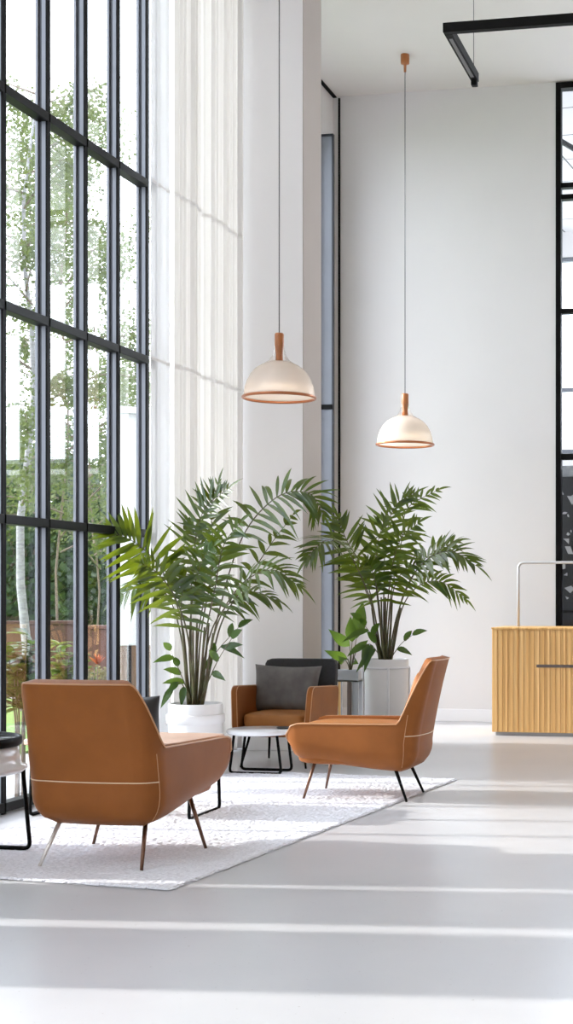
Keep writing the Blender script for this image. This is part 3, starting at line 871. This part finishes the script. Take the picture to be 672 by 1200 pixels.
def sprig(parent, z0, pts_, leaves, m='broad', L=.16, wd=.055, seed=0):
    """a small side shoot with broad leaves"""
    rnd = random.Random(seed); b = BM()
    pp = spline(Q(z0, pts_), 12); tube(b, pp, [lerp(.005, .002, k / 12) for k in range(13)], 5)
    for f in b.faces: f.material_index = 1
    for k in range(leaves):
        i = int(lerp(4, 12, k / max(1, leaves - 1))); p_ = pp[min(i, 12)]
        tg = (pp[12] - pp[8]).normalized()
        a = rnd.uniform(-1.1, 1.1) if k < leaves - 1 else 0
        sd_ = tg.cross(TOC).normalized()
        d_ = tg * math.cos(a) + sd_ * math.sin(a) + TOC * rnd.uniform(-.3, .5)
        leaflet(b, p_, d_, (TOC + U * .4).normalized(), L * rnd.uniform(.8, 1.2), wd, .35, 5, .2)
    b.transform(Matrix.Translation(-Vector(parent.location)))
    return obj('shoot', b, [M[m], M['palmstem']], parent, True)
sprig(pl, ZP1, [(224, 820, -.05), (212, 790, -.1), (200, 762, -.15)], 5, seed=1)
sprig(pl, ZP1, [(235, 820, -.05), (255, 775, -.1), (272, 748, -.15)], 4, seed=2)
sprig(pl, ZP1, [(224, 822, -.1), (212, 800, -.12), (203, 806, -.15)], 3, seed=3, L=.12)
sprig(pl, ZP1, [(232, 820, .05), (250, 770, .1), (280, 735, .1)], 5, seed=4, L=.18, wd=.05)

# palm 2
ZP2 = 12.75; c2 = P(453, 800, ZP2); H2 = CAMH - 72 * ZP2 / FPX; R2 = 27.0 * ZP2 / FPX
t = thing('planter', 'tall off-white cylinder planter in a white metal stand by the back wall', 'planter', (c2.x, c2.y, 0))
b = lathe(BM(), [(R2 * .90, 0.10), (R2 * .93, 0.105), (R2 * .97, H2 - .005), (R2 * .96, H2), (R2 * .86, H2), (R2 * .85, H2 - .06)], 56)
obj('pot', b, M['potgrey'], t, True)
b = lathe(BM(), [(0.001, H2 - .04), (R2 * .87, H2 - .045)], 40, close=False); obj('soil', b, M['soil'], t, True)
b = lathe(BM(), [(R2 * .96, H2 - .085), (R2 * 1.01, H2 - .085), (R2 * 1.01, H2 - .065), (R2 * .96, H2 - .065)], 56, close=False)
obj('stand_ring', b, M['whiteframe'], t, True)
b = lathe(BM(), [(R2 * .5, .085), (R2 * 1.01, .085), (R2 * 1.01, .105), (R2 * .5, .105)], 56, close=False)
st = obj('stand_ring', b, M['whiteframe'], t, True)
for a in (20, 110, 200, 290):
    b = BM(); x, y = R2 * 1.0 * math.cos(math.radians(a)), R2 * 1.0 * math.sin(math.radians(a))
    tube(b, [(x, y, 0), (x, y, H2 - .07)], .010, 8); obj('leg', b, M['whiteframe'], t, True)
pl2 = thing('palm', 'tall leafy palm in the off-white cylinder planter against the back wall', 'palm', (c2.x, c2.y, H2 - 0.045))
F2 = [
 ([(447, 774), (438, 712, -.1), (424, 665, -.3), (406, 632, -.4), (396, 606, -.45)], .36, .036, 19, .36, fc(.9, .3, 0), .12, 58),
 ([(450, 774), (450, 700, 0), (452, 640, 0), (462, 595, 0), (486, 578, 0)], .34, .030, 24, .36, fc(.9, .2, .4), .10, 58),
 ([(453, 774), (458, 700, .1), (470, 640, .1), (478, 596, .1), (514, 574, .1)], .30, .030, 20, .36, fc(.9, .3, 0), .3, 52),
 ([(457, 774), (472, 700, -.1), (496, 660, -.2), (528, 646, -.3), (560, 664, -.35)], .34, .034, 22, .40, fc(.6, .8, 0), .30, 55),
 ([(458, 774), (472, 712, .1), (492, 686, .1), (518, 682, .1), (546, 702, .1)], .26, .030, 16, .45, fc(.7, .6, 0), .35, 50),
 ([(448, 774), (438, 715, -.2), (420, 668, -.6), (402, 638, -.95), (380, 634, -1.3), (359, 656, -1.4)], .30, .032, 22, .52, fc(.7, .6, 0), .35, 55),
 ([(452, 774), (454, 715, -.15), (460, 665, -.35), (470, 632, -.5), (492, 612, -.6)], .34, .036, 18, .36, fc(.9, .4, 0), .25, 55),
 ([(450, 774), (444, 715, -.1), (440, 670, -.25), (444, 632, -.35), (452, 606, -.4)], .34, .036, 18, .36, fc(.9, .4, .2), .2, 55),
 ([(455, 774), (466, 720, 0), (484, 676, 0), (506, 648, .05), (536, 634, .1)], .32, .034, 18, .38, fc(.8, .5, 0), .3, 55),
 ([(448, 774), (440, 725, .15), (428, 690, .3), (420, 668, .3), (404, 660, .3)], .30, .036, 15, .36, fc(.9, .4, 0), .25, 55),
 ([(452, 774), (456, 728, -.1), (462, 690, -.2), (474, 668, -.3), (490, 660, -.35)], .30, .036, 14, .36, fc(.9, .5, 0), .3, 55),
 ([(450, 774), (446, 725, -.1), (442, 690, -.3), (436, 668, -.4), (430, 655, -.5)], .30, .036, 14, .36, fc(.9, .5, 0), .3, 55),
]
for k, (ct, L, wd, nn_, f0, fa, dr, ang) in enumerate(F2):
    frond(pl2, Q(ZP2, ct), L, wd, nn_, f0, fa, dr, 200 + k, 0.008, ang)
for k, (b0, tx, ty, dz) in enumerate(((446, 436, 712, -.05), (449, 447, 700, .05), (452, 452, 700, 0), (455, 460, 704, .05), (458, 470, 712, -.04), (451, 444, 705, -.08))):
    cane(pl2, Q(ZP2, [(b0, 776, dz * .5), ((b0 + tx) / 2, 745, dz), (tx, ty, dz)]), 0.014, 0.008)
sprig(pl2, ZP2, [(448, 772, -.05), (436, 745, -.1), (424, 728, -.15)], 5, seed=5, L=.2, wd=.06)
sprig(pl2, ZP2, [(458, 772, -.05), (470, 755, -.1), (484, 744, -.12)], 3, seed=6, L=.15)
sprig(pl2, ZP2, [(449, 774, -.1), (436, 756, -.14), (428, 756, -.16)], 4, seed=7, L=.2, wd=.07)

# grey stand with a young broad-leaved plant
ZS = 12.95; cs_ = P(409, 800, ZS)
t = thing('plant_stand', 'slim grey plant stand in the corner beside the off-white planter', 'plant stand', (cs_.x, cs_.y, 0))
hs = CAMH - 85 * ZS / FPX; ww = .115
b = BM(); box(b, -ww, ww, -.10, .10, hs - .10, hs - .085); box(b, -ww, ww, -.10, -.088, hs - .10, hs); box(b, -ww, ww, .088, .10, hs - .10, hs)
box(b, -ww, -ww + .012, -.088, .088, hs - .10, hs); box(b, ww - .012, ww, -.088, .088, hs - .10, hs)
obj('tray', b, M['greypaint'], t, bevel=.003)
for x, wdt, m_ in ((-ww + .015, .012, 'greypaint'), (ww - .028, .028, 'greypaint')):
    for y in (-.085, .085):
        if x < 0 and y < 0: continue
        obj('leg', bx(x - wdt, x + wdt, y - .012, y + .012, 0, hs - .10), M[m_], t, bevel=.003)
obj('leg', bx(-.068, -.05, -.098, -.080, 0, hs - .10), M['palewood'], t)['label'] = 'pale wooden leg'
obj('post', bx(.012, .052, -.10, -.075, 0, hs - .10), M['brownpost'], t, bevel=.004)['label'] = 'dark brown post'
obj('stretcher', bx(-ww, ww, -.012, .012, .20, .215), M['greypaint'], t)
obj('soil', bx(-ww + .012, ww - .012, -.088, .088, hs - .085, hs - .02), M['soil'], t)
bp = thing('leafy_plant', 'young broad-leaved plant in the slim grey plant stand', 'plant', (cs_.x, cs_.y, hs - .02))
def broad_leaf(parent, z0, pts_, L, wd, d_px, m='broad', seed=0, droop=.2, z1=None):
    b = BM(); pp = spline(Q(z0, pts_), 10); tube(b, pp, [lerp(.006, .003, k / 10) for k in range(11)], 6)
    for f in b.faces: f.material_index = 1
    tip = P(d_px[0], d_px[1], z0 + (d_px[2] if len(d_px) > 2 else 0)); d_ = tip - pp[-1]
    side = d_.cross(TOC).normalized(); nn2 = side.cross(d_).normalized(); Ln = d_.length
    prev = None; prof = [.08, .62, .93, 1, .9, .66, .34, 0]
    for k in range(8):
        u = k / 7; c_ = pp[-1] + d_ * u + nn2 * (.10 * Ln * math.sin(u * 3.0)) ; h = wd * .5 * prof[k]
        cur = (b.verts.new(c_ + side * h + nn2 * h * .3), b.verts.new(c_), b.verts.new(c_ - side * h + nn2 * h * .3))
        if prev:
            b.faces.new((prev[0], prev[1], cur[1], cur[0])); b.faces.new((prev[1], prev[2], cur[2], cur[1]))
        prev = cur
    b.transform(Matrix.Translation(-Vector(parent.location)))
    return obj('leaf', b, [M[m], M['palmstem']], parent, True)
broad_leaf(bp, ZS, [(411, 785), (412, 765), (413, 752)], 0, .105, (411, 722, -.1), 'broad')
broad_leaf(bp, ZS, [(411, 785), (411, 768), (410, 757)], 0, .10, (385, 737, -.15))
broad_leaf(bp, ZS, [(411, 785), (409, 775), (407, 772)], 0, .085, (380, 762, -.15))
broad_leaf(bp, ZS, [(412, 785), (415, 765), (418, 748)], 0, .13, (426, 705, .05))
broad_leaf(bp, ZS, [(412, 785), (414, 778), (416, 774)], 0, .07, (421, 778, -.2))
broad_leaf(bp, ZS, [(412, 785), (416, 768), (420, 760)], 0, .07, (432, 750, -.1))
broad_leaf(bp, ZS, [(410, 785), (408, 778), (405, 774)], 0, .085, (396, 768, -.25))

# ------------------------------------------------------------------ pendant lamps
def pendant(px, zc, rim_py, label):
    c = P(px, rim_py, zc); z0 = c.z
    t = thing('pendant_lamp', label, 'pendant lamp', (c.x, c.y, z0), 0)
    R = 0.278
    prof = [(R, 0.0), (R * .985, .03), (R * .955, .08), (R * .89, .135), (R * .79, .185), (R * .66, .225), (R * .52, .25), (R * .38, .268), (R * .26, .279), (R * .13, .284)]
    b = lathe(BM(), prof, 64, close=False)
    sh = obj('shade', b, M['lampglass'], t, True)
    so = sh.modifiers.new('thick', 'SOLIDIFY'); so.thickness = .006; so.offset = -1
    b = lathe(BM(), [(R * .42, .265), (R * .29, .288), (R * .20, .325), (R * .155, .37), (R * .135, .41)], 40, close=False)
    obj('glass_neck', b, M['clearglass'], t, True)
    b = lathe(BM(), [(R * .60, .085), (R * .58, .12), (R * .50, .17), (R * .36, .21), (.03, .235)], 48, close=False)
    inn = obj('diffuser', b, mat('cream_diffuser', (0.88, 0.83, 0.77), 0.5), t, True)
    so = inn.modifiers.new('thick', 'SOLIDIFY'); so.thickness = .004
    b = BM(); tube(b, [(R * 1.005 * math.cos(k / 64 * 2 * math.pi), R * 1.005 * math.sin(k / 64 * 2 * math.pi), 0) for k in range(65)], .0115, 8, False)
    obj('rim', b, M['copper'], t, True)['label'] = 'copper rim'
    b = lathe(BM(), [(.030, .27), (.028, .33), (.029, .36), (.034, .40), (.036, .41), (.036, .49), (.030, .50), (.010, .503)], 28)
    obj('neck', b, M['lampwood'], t, True)['label'] = 'wooden neck'
    ld = bpy.data.lights.new('shade_fill', 'POINT'); ld.energy = 0.35; ld.color = (1, .86, .70); ld.shadow_soft_size = .03  # added light brightening the glass shade; the lamps themselves hang unlit
    lo = bpy.data.objects.new('shade_fill', ld); COL.objects.link(lo); lo.parent = t; lo.location = (0, 0, .05)
    b = BM(); tube(b, [(0, 0, .50), (0, 0, CH - z0 - .09)], .0045, 6)
    obj('cord', b, M['cable'], t, True)
    b = lathe(BM(), [(.012, CH - z0 - .17), (.014, CH - z0 - .095), (.040, CH - z0 - .09), (.042, CH - z0 - .085), (.042, CH - z0)], 28)
    obj('canopy', b, M['lampwood'], t, True)
    return t
pendant(327.5, 11.27, 466, 'cream glass dome pendant lamp with copper rim hanging before the pilaster, nearer and bigger')
pendant(475, 14.25, 521, 'cream glass dome pendant lamp with copper rim hanging before the back wall, farther and smaller')

# ------------------------------------------------------------------ black linear ceiling light
t = thing('linear_light', 'black L-shaped linear light hung on thin cables below the ceiling', 'hanging light', (-2.155, 9.71, 5.2))
b = BM(); box(b, -.028, 2.6, -.028, .028, -.035, .03); obj('beam', b, M['black'], t, bevel=.003)
b = BM(); box(b, -.028, .028, .028, .96, -.035, .03); obj('beam', b, M['black'], t, bevel=.003)
b = BM(); box(b, -.022, .022, .90, .955, -.075, -.035); obj('end_cap', b, M['black'], t, bevel=.003)
b = BM(); box(b, -.012, .012, .10, .85, -.037, -.034); obj('diffuser', b, mat('grey_diffuser', (.18, .18, .18), .5), t)
for x, y in ((0, .90), (1.6, 0)):
    b = BM(); tube(b, [(x, y, .03), (x, y, CH - 5.2)], .003, 5); obj('cable', b, M['cable'], t, True)

# ------------------------------------------------------------------ reception desk
DX0, DY0 = P(577, 800, 13.64).x, 13.40
t = thing('reception_desk', 'wooden reception desk clad in vertical oak strips', 'reception desk', (DX0, DY0, 0))
obj('body', bx(0, 2.3, 0, .70, .035, 1.0), M['desk'], t, bevel=.003)
obj('top', bx(-.006, 2.31, -.008, .708, 1.0, 1.018), M['desk'], t, bevel=.003)
obj('plinth', bx(.03, 2.27, .03, .67, 0, .035), M['plinth'], t)
obj('slot', bx(.425, 1.6, -.006, .02, .645, .672), M['brownpost'], t)['label'] = 'dark slot across the front'
b = BM()
for k in range(1, 46):
    x = k * .05; box(b, x - .0015, x + .0015, -.0025, .001, .04, .995)
g = obj('groove', b, mat('oak_groove', (0.42, 0.20, 0.06), .6), t)
px0 = P(607, 700, 13.9).x
b = BM(); tube(b, round_path([(0, 0, 0), (0, 0, .615), (1.5, 0, .615), (1.5, 0, 0)], .06, 8), .0135, 10)
t2 = obj('metal_arch', b, M['chrome'], None, True); t2.location = (px0, 13.75, 1.018)
tag(t2, 'chrome tube arch standing on the wooden reception desk', 'metal arch')

# ------------------------------------------------------------------ garden outside
lw = BM()
gx = [-60 + i * 2.0 for i in range(28)] + [-4.75]
gy = [-30 + j * 2.0 for j in range(60)]
gv = [[lw.verts.new((x, y, -0.16 + (2.0 * smooth((-x - 16) / 14.0) * smooth((y - 14) / 12)))) for x in gx] for y in gy]
for j in range(len(gy) - 1):
    for i in range(len(gx) - 1): lw.faces.new((gv[j][i], gv[j][i + 1], gv[j + 1][i + 1], gv[j + 1][i]))
struct(obj('lawn', lw, M['lawn'], None, True), 'bright green lawn rising outside the windows')

struct(obj('lawn_strip', bx(-10.5, -6.3, 11.5, 17.5, -0.06, -0.03), M['lawn']), 'green grass strip outside the leftmost pane')
def quad_leaf(bm, p, s, rnd):
    d = Vector((rnd.gauss(0, 1), rnd.gauss(0, 1), rnd.gauss(0, 1))).normalized(); a = d.orthogonal().normalized()
    w_ = s * rnd.uniform(.35, .55); l_ = s * rnd.uniform(.8, 1.3)
    v = [bm.verts.new(p), bm.verts.new(p + d * l_ * .45 + a * w_), bm.verts.new(p + d * l_), bm.verts.new(p + d * l_ * .45 - a * w_)]
    bm.faces.new(v)
def birch(name, label, base, h, seed, nleaf, leaf=.06, lean=0.0, spread=1.0, z0=1.6, r0=.07, m='birchleaf', bark='bark', group=None):
    rnd = random.Random(seed)
    t = thing(name, label, 'tree', base, 0, group)
    tp = [Vector((lean * (k / 10) ** 1.5 + .06 * math.sin(k * 1.3 + seed), .06 * math.cos(k * 1.1 + seed), h * k / 10)) for k in range(11)]
    tp[0] = Vector((0, 0, -.1))
    b = BM(); tube(b, tp, [lerp(r0, .012, (k / 10) ** .9) for k in range(11)], 9)
    obj('trunk', b, M[bark], t, True)
    br = BM(); lf = BM(); tips = []
    for k in range(26):
        u = lerp(z0 / h, .97, (k + rnd.random()) / 26); i = min(9, int(u * 10)); p0 = tp[i].lerp(tp[i + 1], u * 10 - i)
        a = rnd.uniform(0, 6.28); L = spread * rnd.uniform(.7, 1.3) * (1.15 - .75 * u) * 1.6
        d = Vector((math.cos(a), math.sin(a), rnd.uniform(.35, .9)))
        pts = [p0 + d * L * s_ + Vector((0, 0, -.28 * L * s_ * s_)) + Vector((rnd.uniform(-.05, .05), rnd.uniform(-.05, .05), 0)) for s_ in (0, .35, .7, 1)]
        tube(br, pts, [.016, .011, .007, .003], 5, False)
        for s_ in range(5):
            uu = rnd.uniform(.3, 1); q0 = pts[0].lerp(pts[3], uu)
            dd = (d + Vector((rnd.gauss(0, .7), rnd.gauss(0, .7), rnd.gauss(-.3, .5)))).normalized() * rnd.uniform(.25, .6) * spread
            q1 = q0 + dd * .6 + Vector((0, 0, -.02)); q2 = q0 + dd + Vector((0, 0, -.16))
            tube(br, [q0, q1, q2], [.006, .004, .002], 4, False)
            tips.append((q0, q1, q2))
    obj('branches', br, M['twig'], t, True)
    for k in range(nleaf):
        q0, q1, q2 = rnd.choice(tips); u = rnd.random()
        p_ = q0.lerp(q1, u) if rnd.random() < .4 else q1.lerp(q2, u)
        p_ = p_ + Vector((rnd.gauss(0, .10), rnd.gauss(0, .10), rnd.gauss(-.04, .12))) * spread
        quad_leaf(lf, p_, leaf, rnd)
    fo = obj('foliage', lf, M[m], t)
    return t
b1 = P(29, 800, 17.0)
birch('birch_tree', 'white-trunked birch tree seen through the leftmost full window pane', (b1.x, b1.y, -.05), 7.5, 1, 14000, .046, .1, .9, 2.4, .062)
b2 = P(70, 800, 20.5)
birch('birch_tree', 'slimmer birch tree seen through the middle window panes', (b2.x, b2.y, .0), 8.4, 2, 12500, .05, .2, 1.2, 1.7, .018, bark='twig')
b3 = P(112, 800, 22)
birch('birch_tree', 'sparse birch tree seen through the third window pane', (b3.x, b3.y, .0), 7.0, 5, 8000, .05, -.1, .95, 1.6, .016, bark='twig')
def bush(name, label, c, rx, ry, rz_, nleaf, leaf, m, seed, cat='bush', group=None):
    rnd = random.Random(seed); t = thing(name, label, cat, (c.x, c.y, c.z), 0, group)
    b = BM()
    for k in range(7):
        a = rnd.uniform(0, 6.28); tube(b, [(0, 0, -.1), (math.cos(a) * rx * .3, math.sin(a) * ry * .3, rz_ * .8), (math.cos(a) * rx * .55, math.sin(a) * ry * .55, rz_ * 1.5)], [.05, .03, .01], 6)
    obj('stem', b, M['twig'], t, True)
    lf = BM()
    for k in range(nleaf):
        while True:
            v = Vector((rnd.uniform(-1, 1), rnd.uniform(-1, 1), rnd.uniform(-1, 1)))
            if .25 < v.length < 1: break
        w_ = 1 + .25 * noise.noise(v * 2.5 + Vector((seed, 0, 0)))
        v = v.normalized() * (v.length ** .5) * w_
        quad_leaf(lf, Vector((v.x * rx, v.y * ry, rz_ + v.z * rz_)), leaf, rnd)
    obj('foliage', lf, M[m], t)
    return t
HB = [(5, 25, 1.5, 1.9, 'hedgeleaf'), (45, 26, 1.4, 1.75, 'hedgeleaf'), (85, 27, 1.5, 1.7, 'hedgeleaf'), (70, 29.5, 1.8, 2.2, 'hedgeleaf'), (122, 29, 1.3, 1.65, 'limeleaf')]
HL = ['dark green bush behind the birch trunk at the left edge', 'dark green bush beyond the timber wall, seen right of the birch trunk', 'dark green bush seen through the second and third panes', 'tallest dark bush at the back of the garden', 'lime green bush beyond the bright lawn']
for k, (px, zc, r_, h_, m_) in enumerate(HB):
    c = P(px, 800, zc); c.z = 0.3
    bush('garden_bush', HL[k], c, r_, r_, h_, 4200, .13, m_, 30 + k)
# timber retaining walls
wl0 = P(-10, 730, 19.5); wl1 = P(100, 730, 20.0)
def garden_wall(name, label, a, b_, h, m, cap_m, thick=.18):
    d = Vector((b_.x - a.x, b_.y - a.y, 0)); L = d.length
    t = thing(name, label, 'garden wall', (a.x, a.y, -.05), math.atan2(d.y, d.x))
    obj('boards', bx(0, L, 0, thick, 0, h), M[m], t, bevel=.01)
    obj('coping', bx(-.02, L + .02, -.03, thick + .03, h, h + .05), M[cap_m], t, bevel=.008)
    return t
garden_wall('timber_wall', 'low brown timber wall beyond the shrubs outside the windows', wl0, wl1, .98, 'timber', 'timber')
garden_wall('brick_wall', 'low reddish wall with coping below the bright lawn', P(98, 740, 19.0), P(131, 740, 19.2), .93, 'redbrick', 'redbrick')
# white neighbouring wing seen through the fourth pane
na = P(141, 700, 16.5); nb = P(215, 700, 16.9)
nd = Vector((nb.x - na.x, nb.y - na.y, 0)); NL = nd.length
bl = thing('garden_pavilion', 'white garden pavilion with tan wooden base seen beside the last mullion', 'pavilion', (na.x, na.y, -.05), math.atan2(nd.y, nd.x))
obj('wall', bx(0, NL, 0, .3, .80, 3.45), M['extwhite'], bl, bevel=.01)
obj('roof_edge', bx(-.04, NL, -.06, .36, 3.45, 3.52), M['whiteframe'], bl)
obj('base', bx(0, NL, .02, .28, 0, .80), M['extwood'], bl)
obj('post', bx(.085, .125, -.02, .02, 0, .80), M['black'], bl)
obj('window', bx(.05, .13, -.012, .0, 2.1, 2.35), M['whiteframe'], bl)
# leafy shrubs just outside the glass
def shrub(label, px, zc, top_py, bot_py, nst, L, wd, m, seed, wpx=16):
    rnd = random.Random(seed); base = P(px, 900, zc); base.z = -.06
    t = thing('garden_shrub', label, 'shrub', tuple(base))
    zt = CAMH - (top_py - HY) * zc / FPX
    for k in range(nst):
        b = BM(); a = rnd.uniform(0, 6.28); r_ = wpx * zc / FPX * rnd.uniform(.3, 1.0)
        hh = (zt + .06) * rnd.uniform(.7, .98)
        pts = spline([(0.03 * math.cos(a), .03 * math.sin(a), 0), (r_ * .4 * math.cos(a), r_ * .4 * math.sin(a), hh * .5), (r_ * math.cos(a), r_ * math.sin(a), hh)], 14)
        tube(b, pts, [lerp(.009, .003, q / 14) for q in range(15)], 5)
        for f in b.faces: f.material_index = 1
        zl = CAMH - (bot_py - HY) * zc / FPX
        for q in range(15):
            if pts[q].z < zl: continue
            for _ in range(2):
                an = rnd.uniform(0, 6.28); d = Vector((math.cos(an), math.sin(an), rnd.uniform(.1, .9)))
                leaflet(b, pts[q], d, U, L * rnd.uniform(.7, 1.15), wd, .35, 5, .2)
        obj('stem', b, [M[m], M['twig']], t, True)
    return t
shrub('dark glossy broad-leaved shrub against the leftmost window pane', 24, 9.75, 738, 822, 15, .20, .085, 'broad', 1, 15)
shrub('light green shrub outside the second window pane', 73, 11.2, 752, 802, 12, .15, .07, 'limeleaf', 2, 13)
c = P(116, 812, 13.4); c.z = .28
bush('garden_bush', 'small yellow rounded bush low outside the third window pane', c, .13, .13, .19, 700, .03, 'yellowleaf', 50)
shrub('small dark shrub outside the third window pane', 108, 13.0, 762, 800, 5, .10, .03, 'broad', 3, 8)
fl_ = thing('flower', 'orange flower standing outside the third window pane', 'flower', tuple(P(113, 700, 12.4).xy) + (-.06,))
b = BM(); zt = CAMH - 70 * 12.4 / FPX; tube(b, [(0, 0, 0), (.01, 0, zt)], .005, 5); obj('stem', b, M['twig'], fl_, True)
b = BM(); rnd = random.Random(3)
for k in range(9): leaflet(b, Vector((.01, 0, zt)), Vector((rnd.gauss(0, .5), rnd.gauss(0, .5), 1)), Vector((1, 0, 0)), .11, .03, .1)
obj('petals', b, M['petal'], fl_, True)
